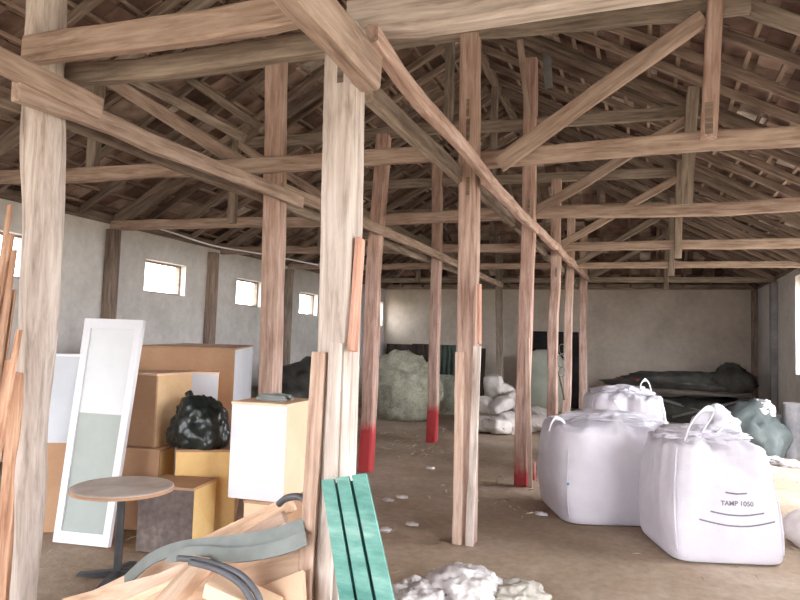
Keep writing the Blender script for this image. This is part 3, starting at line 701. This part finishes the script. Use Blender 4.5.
board('plank', onY(212, 583, 2.22), onY(275, 612, 2.25), .12, .06, PEACH, 'stubby peach block in front of the pile', R_(10), 'plank')
crumple('shavings_heap', (-1.9, 2.40, -.01), (.55, .22, .12), PEACH, 'low heap of tan offcuts and shavings under the planks', 'offcuts', seed=9, amp=.3, ridge=.2, kind='stuff')
def strap(pts, w, th, mat, label, name='rubber_strap'):
    P = smoothpts(pts, 8); bm = bmesh.new(); rings = []
    for i, p in enumerate(P):
        t = (P[min(i + 1, len(P) - 1)] - P[max(i - 1, 0)]).normalized()
        side = t.cross(Vector((.25, -.75, .6)).normalized()).normalized(); n = side.cross(t)
        rings.append([bm.verts.new(p + side * a * w / 2 + n * b * th / 2) for a, b in ((-1, -1), (1, -1), (1, 1), (-1, 1))])
    for u, v in zip(rings, rings[1:]):
        for k in range(4): bm.faces.new((u[k], u[(k + 1) % 4], v[(k + 1) % 4], v[k]))
    bm.faces.new(rings[0][::-1]); bm.faces.new(rings[-1])
    tag(link(name, bm, mat, None, None, smooth=False), label, 'strap')
strap([onY(125, 582, 2.55), onY(150, 560, 2.5), onY(180, 548, 2.46), onY(225, 543, 2.44), onY(270, 536, 2.44), onY(304, 525, 2.46)], .062, .008, RUBBER, 'broad grey rubber strap arching over the planks, the upper one')
strap([onY(168, 556, 2.42), onY(200, 553, 2.39), onY(240, 555, 2.37), onY(280, 548, 2.38), onY(306, 538, 2.40)], .06, .008, RUBBER, 'broad grey rubber strap with light edge, the lower one')
for k, pts in enumerate(([(178, 558), (208, 562), (238, 573), (256, 592), (264, 615)], [(190, 562), (218, 570), (240, 584), (252, 602), (256, 620)])):
    bm = bmesh.new(); tube(bm, smoothpts([onY(x, y, 2.20 - .02 * k) for x, y in pts]), .013, 8)
    tag(link('rubber_hose', bm, RUBBERD, None, None, smooth=True), ['outer dark hose curving down from under the straps', 'inner dark hose curving down beneath the outer one'][k], 'hose')
bm = bmesh.new(); tube(bm, smoothpts([onY(279, 504, 2.62), onY(287, 498, 2.6), onY(300, 497, 2.58), onY(308, 503, 2.56)]), .016, 8)
tag(link('rubber_hose', bm, RUBBERD, None, None, smooth=True), 'short dark hose end hooked over the plank top at the post', 'hose')

# green slatted panel leaning on the near middle post
def P2z(a, b):
    d = b - a; return a + d * (a.z / (a.z - b.z))
TL, TR = onY(323, 481, 2.40), onY(367, 474, 2.42)
BLg, BRg = P2z(TL, onY(341, 600, 2.27)), P2z(TR, onY(395, 600, 2.29))
root, slab = panel4('slatted_panel', BLg, BRg, TL, TR, 'green painted panel of three boards leaning on the pale middle post', 'panel')
slab('backing_board', .02, .98, .0, .985, -.012, 0, GREEND)
for u0, u1 in ((0, .28), (.345, .62), (.69, 1)):
    slab('slat', u0, u1, 0, 1, 0, .020, GREENP)

# crumpled white film on the floor in front
for k, (px, py, sx, sy, sz, mt, lb) in enumerate(((414, 606, .15, .16, .13, SCRAP, 'crumpled white printed film beside the green panel'), (463, 600, .20, .15, .19, SCRAP, 'tallest crumpled white printed film on the floor at the bottom edge'), (515, 604, .17, .14, .13, SCRAPG, 'greyish crumpled film, right end of the white scraps'))):
    p = onZ(px, py); crumple('crumpled_film', (p.x, p.y, -.015), (sx, sy, sz), mt, lb, 'plastic film', seed=20 + k, amp=.35, fr=2.2, sub=5, ridge=.14)

# ------------------------------------------------------------------ big bulk bags
def bigbag(label, K, rot, sx, sy, h, seed, taper=.0, top=.62, loops=(), bulge=.05, lean=(0, 0), sag=.0):
    """K: foot corner nearest the camera; front face runs from K along rot."""
    c, s = math.cos(rot), math.sin(rot)
    C = Vector((K.x + c * sx / 2 - s * sy / 2, K.y + s * sx / 2 + c * sy / 2, 0))
    root = empty('bulk_bag', C, rot); tag(root, label, 'bag', None)
    def surf(th, t):
        # t 0..1 foot to shoulder to centre
        if t < .08: k = .95 * (t / .08) ; e = 7; z = 0
        elif t < .16: q = (t - .08) / .08; z = .10 * (1 - math.cos(q * math.pi / 2)); k = .95 + .07 * math.sin(q * math.pi / 2); e = 7
        elif t < .72: q = (t - .16) / .56; z = .10 + .72 * q; k = 1.02 + bulge * math.sin(q * math.pi) - taper * q; e = 7 - 2.2 * q
        else:
            q = (t - .72) / .28; a = q * math.pi / 2
            k = (1.02 - taper) * (math.cos(a) ** .75) if q < 1 else 0; z = .82 + .18 * math.sin(a) ** .8; e = 4.8 - 1.5 * q
        ct, st = math.cos(th), math.sin(th)
        r = 1 / (abs(ct) ** e + abs(st) ** e) ** (1 / e)
        corner = max(0, r - 1.0) / .19
        x = ct * r * k * sx / 2; y = st * r * k * sy / 2
        # the stitched corners are pulled up by the lifting loops
        if t > .5: z += .055 * corner * math.sin(min(1, (t - .5) / .35) * math.pi) * (1.2 if t < .85 else .6)
        z *= h
        tt = max(0, (t - .12)) ** .6 if t > .12 else 0
        v = Vector((x, y, z)); fold = noise.noise(Vector((th * 3.2, t * 2.0, seed)))
        n = Vector((ct, st, 0))
        am = .012 * tt + (.03 * max(0, (t - .55) / .45))
        w2 = 1 - 2 * abs(noise.noise(Vector((x * 5 + seed, y * 5, z * 9))))
        v += n * (am * fold * 2.2 + .013 * w2 * tt + .012 * tt * noise.noise(Vector((th * 9, z * 2.2, seed + 5))))
        if t > .7: v.z += h * (.035 * noise.noise(Vector((x * 6, y * 6, seed))) + .02 * (1 - 2 * abs(noise.noise(Vector((x * 11, y * 11, seed + 3)))))) - sag * (1 - k) * h
        v.x += lean[0] * z; v.y += lean[1] * z
        return v
    bm = bmesh.new(); NT, NU = 60, 128; rings = []
    for i in range(1, NT):
        rings.append([bm.verts.new(surf(2 * math.pi * k / NU, i / NT)) for k in range(NU)])
    for a, b in zip(rings, rings[1:]):
        for k in range(NU): bm.faces.new((a[k], a[(k + 1) % NU], b[(k + 1) % NU], b[k]))
    bm.faces.new(rings[0][::-1]); bm.faces.new(rings[-1])
    body = link('bag_body', bm, BAG, root, root.matrix_basis, smooth=True)
    for q, th in enumerate((-3 * math.pi / 4, -math.pi / 4)):
        th = math.atan2(math.sin(th) , math.cos(th))
        bm = bmesh.new(); pts = []
        for i in range(9, 46):
            v = surf(th, i / 60); n = Vector((math.cos(th), math.sin(th), 0)); pts.append(v + n * .004)
        tube(bm, pts, .008, 6); link('corner_seam', bm, BAG, root, root.matrix_basis, smooth=True)
    for pts in loops:
        bm = bmesh.new(); P = smoothpts(pts, 6); tube(bm, P, .024, 8, flat=.28, up=(1, 0, .2))
        link('lifting_loop', bm, BAGD, root, None, smooth=True)
    # crumpled filling skirt on top
    bm = bmesh.new(); bmesh.ops.create_icosphere(bm, subdivisions=5, radius=1)
    for v in bm.verts:
        n = v.co.normalized(); sd = Vector((seed, 2, seed * .3))
        d = .85 + .3 * noise.noise(n * 2 + sd) + .18 * (1 - 2 * abs(noise.noise(n * 4 + sd))) + .08 * (1 - 2 * abs(noise.noise(n * 9 + sd)))
        v.co = Vector((n.x * d * sx * .40, n.y * d * sy * .36, n.z * d * h * .085 + h * .985)) + Vector((lean[0] * h, lean[1] * h, 0))
    link('filling_skirt', bm, BAG, root, root.matrix_basis, smooth=True)
    return root, surf
kr = onZ(675, 562); kl = onZ(565, 525)
rotR = math.atan2(*(lambda d: (d.y, d.x))(onZ(787, 567) - kr))
sxR = (onZ(790, 568) - kr).length
D0 = (kr - EYE).dot(FW)
def lp_(pts, D): return [atD(x, y, D) for x, y in pts]
bagR, surfR = bigbag('nearest big white bulk bag, printed with lines of text on its front', kr, rotR, sxR * 1.02, .84, .86, 3.1, taper=.13, bulge=.06, lean=(-.05, .02),
    loops=(lp_([(683, 446), (690, 425), (702, 411), (713, 409), (711, 418), (702, 432), (696, 446)], D0 + .25), lp_([(712, 440), (720, 430), (730, 421), (738, 424), (742, 436)], D0 + .3)))
# printing on the front: curved lines and text
def printed(name, pts2, w, parent, mat):
    bm = bmesh.new(); prev = None
    for (u, z) in pts2:
        a = frontpt(u, z - w / 2); b = frontpt(u, z + w / 2)
        cur = (bm.verts.new(a), bm.verts.new(b))
        if prev: bm.faces.new((prev[0], cur[0], cur[1], prev[1]))
        prev = cur
    return link(name, bm, mat, parent, parent.matrix_basis)
from mathutils.bvhtree import BVHTree
_body = [o for o in bagR.children if o.name.startswith('bag_body')][0].data
_bvh = BVHTree.FromPolygons([v.co for v in _body.vertices], [tuple(p.vertices) for p in _body.polygons])
def frontpt(u, z):
    # u: metres from the centre of the front face, z: height -> point just proud of the cloth
    h = _bvh.ray_cast(Vector((u, -2, z)), Vector((0, 1, 0)))[0]
    return Vector((u, h.y - .004, z))
def arc(w, z, dip, n=60): return [(-w / 2 + w * i / n + UO, z - dip * math.sin(math.pi * i / n)) for i in range(n + 1)]
UO = .03
for (w, z, dip) in ((.15, .500, .006), (.38, .368, .022), (.54, .31, .038)):
    printed('printed_line', arc(w, z, dip), .011, bagR, INK)
cu = bpy.data.curves.new('t', 'FONT'); cu.body = 'TAMP 1050'; cu.size = .047; cu.align_x = 'CENTER'; cu.offset = .001
to = bpy.data.objects.new('t', cu); COL.objects.link(to)
bpy.context.view_layer.update()
tm = bpy.data.meshes.new_from_object(to.evaluated_get(bpy.context.evaluated_depsgraph_get()))
bpy.data.objects.remove(to)
bm = bmesh.new(); bm.from_mesh(tm); bmesh.ops.triangulate(bm, faces=bm.faces)
for v in bm.verts: v.co = frontpt(v.co.x * 1.02 + UO, .412 + v.co.y)
link('printed_text', bm, INK, bagR, bagR.matrix_basis)
# middle bag
D1 = (kl - EYE).dot(FW)
bagL, surfL = bigbag('wide white bulk bag left of the printed one, blue mark on its front', kl, R_(22), 1.12, .98, .86, 8.2, taper=.02, bulge=.06, lean=(-.02, 0),
    loops=(lp_([(549, 431), (552, 422), (557, 418), (563, 421), (569, 432)], D1 + .3), lp_([(640, 432), (650, 427), (660, 430), (668, 440)], D1 + .25)))
boxob('blue_mark', onY(568, 484, kl.y - .08), (.02, .006, .02), INKB, bagL, bev=0)
kb = Vector((-.62, 8.25, 0))
D2 = (kb - EYE).dot(FW)
bagB, _ = bigbag('farthest big white bulk bag, standing behind the other two', kb, R_(10), .92, .9, .98, 5.5, taper=.06, bulge=.06,
    loops=(lp_([(640, 396), (641, 384), (646, 380), (650, 386), (652, 398)], D2 + .3), lp_([(614, 400), (620, 408), (628, 418), (634, 426)], D2 - .16)))
p = onZ(822, 545)
crumple('white_sack', (p.x, p.y, -.01), (.25, .25, .28), SACK, 'white sack cut by the right edge of the picture', 'sack', seed=31, amp=.15, ridge=.06)

# ------------------------------------------------------------------ far floor things
def sack(c, s, rz, tilt, label, seed):
    bm = bmesh.new(); bmesh.ops.create_cube(bm, size=2)
    bmesh.ops.subdivide_edges(bm, edges=bm.edges, cuts=9, use_grid_fill=True)
    for v in bm.verts:
        x, y, z = v.co; k = (1 - .55 * abs(x) ** 3 * abs(z)) * (1 - .5 * abs(y) ** 3)
        zz = z * math.sqrt(max(0, 1 - .72 * x * x)) * math.sqrt(max(0, 1 - .6 * y * y))
        nn = .22 * noise.noise(Vector((x * 1.5 + seed, y * 1.5, z))) + .14 * noise.noise(Vector((x * 4 + seed, y * 4, z * 4)))
        v.co = Vector((x * s[0] / 2 * (1 - .1 * y * y), y * s[1] / 2 * (1 - .1 * x * x), (zz + nn) * s[2] / 2))
    o = link('grain_sack', bm, SACK, None, Matrix.Translation(c) @ Matrix.Rotation(rz, 4, 'Z') @ Matrix.Rotation(tilt, 4, 'Y'), smooth=True)
    return tag(o, label, 'sack', 'white sacks piled in front of the back wall')
sk = [(486, 432, .13, 10, 5, 'left sack of the bottom layer'), (498, 434, .14, 55, 12, 'front left sack of the bottom layer'), (512, 433, .17, -35, 35, 'front middle sack leaning at the bottom'), (532, 431, .13, 20, -8, 'bottom sack just right of the third middle post'), (542, 432, .15, 80, 10, 'rightmost sack, beside the fourth middle post'),
      (484, 426, .38, -20, 20, 'left sack of the middle layer'), (499, 428, .40, 40, -25, 'middle sack of the middle layer'), (514, 427, .44, 10, 65, 'upright sack of the middle layer'), (537, 427, .22, -40, 12, 'upper sack right of the third middle post'),
      (492, 424, .70, 75, 75, 'left sack of the top layer, standing up'), (504, 424, .62, 30, 30, 'right sack of the top layer')]
for k, (px, py, z, rz, tl, lb) in enumerate(sk):
    g0 = onZ(px, py)
    sack((g0.x, g0.y + (.0 if k < 5 else .10), z), (.46, .36, .28), R_(rz), R_(tl), lb + ' in the white pile', k * 3.7)
# hay
for k, (px, py, s, lb, sd) in enumerate(((396, 424, (.72, .6, 1.22), 'tall heap of dry greenish hay behind the red-footed left posts', 41), (440, 418, (.62, .6, .82), 'lower right hump of dry hay against the metal sheets', 45))):
    p = onZ(px, py - 6)
    crumple('hay_heap', (p.x, p.y + .3, -.02), s, HAY, lb, 'hay', seed=sd, amp=.3, fr=1.6, sub=5, ridge=.09, kind='stuff')
# corrugated sheets in front of the back wall
def corr(name, x0, x1, y, z1, mat, label, tilt=.12):
    bm = bmesh.new(); n = int((x1 - x0) / .025); pr = None
    for i in range(n + 1):
        x = x0 + (x1 - x0) * i / n; d = .018 * math.sin(i * math.pi / 2.5)
        cur = [bm.verts.new((x, y + d, 0)), bm.verts.new((x, y + d + tilt, z1)), bm.verts.new((x, y + d + .004, 0)), bm.verts.new((x, y + d + tilt + .004, z1))]
        if pr:
            bm.faces.new((pr[0], cur[0], cur[1], pr[1])); bm.faces.new((pr[2], pr[3], cur[3], cur[2])); bm.faces.new((pr[1], cur[1], cur[3], pr[3])); bm.faces.new((pr[0], pr[2], cur[2], cur[0]))
        else: bm.faces.new((cur[0], cur[1], cur[3], cur[2]))
        pr = cur
    bm.faces.new((pr[0], pr[2], pr[3], pr[1]))
    return tag(link(name, bm, mat), label, 'sheet')
YS = 16.7
corr('corrugated_sheet', onY(384, 380, YS).x, onY(412, 380, YS).x, YS, onY(398, 344, YS).z, SHEETB, 'dark brown corrugated sheet behind the hay, leftmost')
corr('corrugated_sheet', onY(411, 380, YS).x, onY(436, 380, YS).x, YS - .1, onY(425, 344, YS).z, SHEETB, 'brown corrugated sheet behind the hay, second from the left')
corr('corrugated_sheet', onY(436, 380, YS).x, onY(468, 380, YS).x, YS - .18, onY(450, 345, YS).z, SHEETG, 'dull green corrugated sheet right of the brown sheets')
corr('corrugated_sheet', onY(468, 380, YS).x, onY(484, 380, YS).x, YS, onY(475, 348, YS).z, SHEETB, 'narrow dark corrugated sheet, rightmost of the row')
# black board against the back wall and pale covered heap before it
x0, x1 = onY(531, 350, 16.9).x, onY(580, 350, 16.9).x
boxob('wall_board', ((x0 + x1) / 2, 16.93, onY(550, 365, 16.9).z / 1), (x1 - x0, .05, 1.75), BLACKB, None)
wb = bpy.data.objects['wall_board']; wb.location.z = .875 + .04 - .04; tag(wb, 'large black board standing against the back wall behind the middle posts', 'board')
wb.location.z = .95; 
me = wb.data
for v in me.vertices: v.co.z *= 1.9 / 1.75
p = onZ(547, 408)
crumple('covered_heap', (p.x, p.y - .5, -.02), (.60, .42, 1.45), TARPW, 'rounded heap under a pale greenish cover behind the third middle post', 'covered heap', seed=52, amp=.10, fr=1.2, ridge=.03)
# wire loops on the fourth post
bm = bmesh.new()
for k, (cx, cy, r) in enumerate(((562, 349, .07), (561, 361, .09), (562, 372, .07))):
    C = onY(cx, cy, YR[3] - .05); tube(bm, [C + Vector((math.cos(a * math.pi / 8) * r * .6, .02 * math.sin(a), math.sin(a * math.pi / 8) * r)) for a in range(16)], .006, 5)
tag(link('wire_coil', bm, PIPE, smooth=True), 'loops of light wire hanging on the knotty fourth middle post', 'wire')
o = timber('leaning_stick', [onZ(568, 420), onY(559, 372, YR[3] + .2)], .03, .03, W_GREY); tag(o, 'thin stick leaning beside the knotty fourth middle post', 'stick')

# trestle with dark tarpaulin at the back right
root = empty('trestle_stand', (.9, 15.6, 0)); tag(root, 'long low trestle of crossed metal pipes under the dark tarpaulin at the back', 'trestle')
X0, X1, Yt, Zt_ = onY(652, 395, 15.2).x, onY(752, 395, 15.2).x, 15.2, .62
for nm_, A, B, mt in (('rail', (X0, Yt, Zt_), (X1, Yt, Zt_), PIPE), ('rail', (X0, Yt + .7, Zt_), (X1, Yt + .7, Zt_), PIPE), ('cross_pipe', (X0 + .05, Yt - .02, .5), (X1 - .3, Yt + .02, .08), PIPE), ('cross_pipe', (X1 - .1, Yt - .04, .55), (X0 + .4, Yt - .06, .1), PIPE),
                      ('leg', (X0 + .03, Yt, 0), (X0 + .03, Yt, Zt_), PIPE), ('leg', (X1 - .03, Yt, 0), (X1 - .03, Yt, Zt_), PIPE), ('leg', (X0 + .03, Yt + .7, 0), (X0 + .03, Yt + .7, Zt_), PIPE), ('leg', (X1 - .03, Yt + .7, 0), (X1 - .03, Yt + .7, Zt_), PIPE)):
    bm = bmesh.new(); tube(bm, [A, Vector(A).lerp(Vector(B), .5), B], .03, 8); link(nm_, bm, mt, root, smooth=True)
boxob('table_board', ((X0 + X1) / 2, Yt + .35, Zt_ + .045), (X1 - X0 + .1, .85, .03), W_DARK, root)
crumple('dark_tarpaulin', ((X0 + X1) / 2 - .35, Yt + .3, Zt_ + .06), (1.15, .38, .34), TARPD, 'flat heap of dark dusty tarpaulin lying along the trestle', 'tarpaulin', seed=61, amp=.35, fr=1.8, ridge=.2)
crumple('dark_tarpaulin', (X1 - .35, Yt + .25, Zt_ + .06), (.38, .36, .52), TARPD, 'bulky dark bundle on the right end of the trestle', 'tarpaulin', seed=66, amp=.3, fr=1.8, ridge=.15)
crumple('dark_tarpaulin', ((X0 + X1) / 2, Yt + .35, -.02), (1.1, .36, .5), TARPD, 'black tarpaulin heap stored beneath the trestle', 'tarpaulin', seed=63, amp=.3, fr=1.8, ridge=.15)
board('reddish_board', onY(621, 378, 15.6), onY(642, 380, 15.2), .3, .05, REDB, 'dull red board end just behind the farthest bag', 0)
# tarpaulin heap right
p = onZ(752, 458)
crumple('tarpaulin_heap', (p.x + .02, p.y + .25, -.02), (.42, .42, .72), TARPG, 'grey green tarpaulin heap behind the printed bulk bag', 'tarpaulin', seed=71, amp=.25, fr=1.7, ridge=.14)
p2 = onZ(776, 452)
crumple('tarpaulin_heap', (p2.x - .12, p2.y + .15, -.02), (.30, .40, .60), TARPD, 'dark tarpaulin heap right of the grey green one, by the stump', 'tarpaulin', seed=73, amp=.2, fr=1.7, ridge=.14)
crumple('plastic_bag', (p.x + .16, p.y + .18, .60), (.15, .14, .20), SCRAP, 'small white and black plastic bag on top of the tarpaulin heap', 'bag', seed=75, amp=.3, ridge=.2)
crumple('plastic_bag', (p.x - .42, p.y + .05, -.01), (.38, .3, .62), BAG, 'white crumpled sheet between printed bulk bag and tarpaulin heap', 'plastic sheet', seed=77, amp=.3, ridge=.16)
p3 = onZ(797, 458)
bm = bmesh.new(); lathe(bm, [(.13, 0), (.135, .05), (.125, .4), (.12, .78), (.105, .8)], 20)
o = link('concrete_stump', bm, CONC, None, Matrix.Translation((p3.x - .05, p3.y + .1, -.01)), smooth=False); tag(o, 'short grey round stump standing by the right wall', 'stump')
for k, (px, py) in enumerate(((772, 462), (790, 466), (760, 470))):
    q = onZ(px, py); crumple('crumpled_film', (q.x, q.y, -.01), (.16, .10, .08), SCRAP, ['white film scrap on the floor before the stump', 'white film scrap near the right edge, beside the stump', 'white film scrap at the right foot of the tarpaulin heap'][k], 'plastic film', seed=80 + k, amp=.4, ridge=.2, sub=4)
# dark bundle against the left wall, seen between the posts
crumple('dark_bundle', onZ(292, 426) + Vector((.15, 0, 0)), (.5, .9, 1.02), TARPD, 'dark grey bundle against the left wall behind the white fronted cabinet', 'bundle', seed=90, amp=.25, ridge=.12)

# straw and chaff on the floor (uncountable)
bm = bmesh.new(); rnd = random.Random(11)
for k in range(2600):
    y = 3 + 11 * rnd.random() ** .8; x = rnd.uniform(-4.2, 1.9)
    if noise.noise(Vector((x * .7, y * .5, 2))) < -.05 or (x > -.9 and rnd.random() < .75): continue
    L = rnd.uniform(.02, .09); a = rnd.uniform(0, math.pi); w = rnd.uniform(.003, .012)
    c = Vector((x, y, .002)); dx = Vector((math.cos(a), math.sin(a), 0)) * L / 2; dy = Vector((-math.sin(a), math.cos(a), 0)) * w / 2
    z = Vector((0, 0, rnd.uniform(0, .02)))
    v = [bm.verts.new(c - dx - dy), bm.verts.new(c + dx - dy + z), bm.verts.new(c + dx + dy + z), bm.verts.new(c - dx + dy), bm.verts.new(c + Vector((0, 0, .004)) + z)]
    bm.faces.new((v[0], v[1], v[4])); bm.faces.new((v[1], v[2], v[4])); bm.faces.new((v[2], v[3], v[4])); bm.faces.new((v[3], v[0], v[4]))
tag(link('straw_litter', bm, STRAW), 'bits of straw and chaff scattered over the earth floor', 'straw', kind='stuff')
for k, (px, py) in enumerate(((388, 500), (402, 497), (430, 468), (412, 524), (385, 530), (541, 514))):
    q = onZ(px, py); crumple('paper_scrap', (q.x, q.y, -.008), (.05, .035, .025), SCRAP, 'small pale scrap on the floor, %s' % ['nearest behind the green panel top', 'just right of the one behind the green panel', 'farthest, between the red-footed posts', 'halfway to the second middle post', 'left of the second middle post foot', 'at the left foot of the wide bulk bag'][k], 'scrap', seed=100 + k, sub=3, amp=.4, ridge=.2)

# ------------------------------------------------------------------ light: overcast daylight through the openings
w = bpy.data.worlds.new('sky'); S.world = w; w.use_nodes = True
bg = w.node_tree.nodes['Background']; bg.inputs[0].default_value = (.93, .96, 1, 1); bg.inputs[1].default_value = 6.0
S.view_settings.view_transform = 'Standard'; S.view_settings.look = 'None'
S.view_settings.exposure = 1.48; S.view_settings.gamma = 1; S.view_settings.use_curve_mapping = False
cy = S.cycles
cy.max_bounces = 10; cy.diffuse_bounces = 6; cy.glossy_bounces = 2; cy.sample_clamp_indirect = 8; cy.use_denoising = True
try: cy.denoiser = 'OPENIMAGEDENOISE'
except Exception: pass
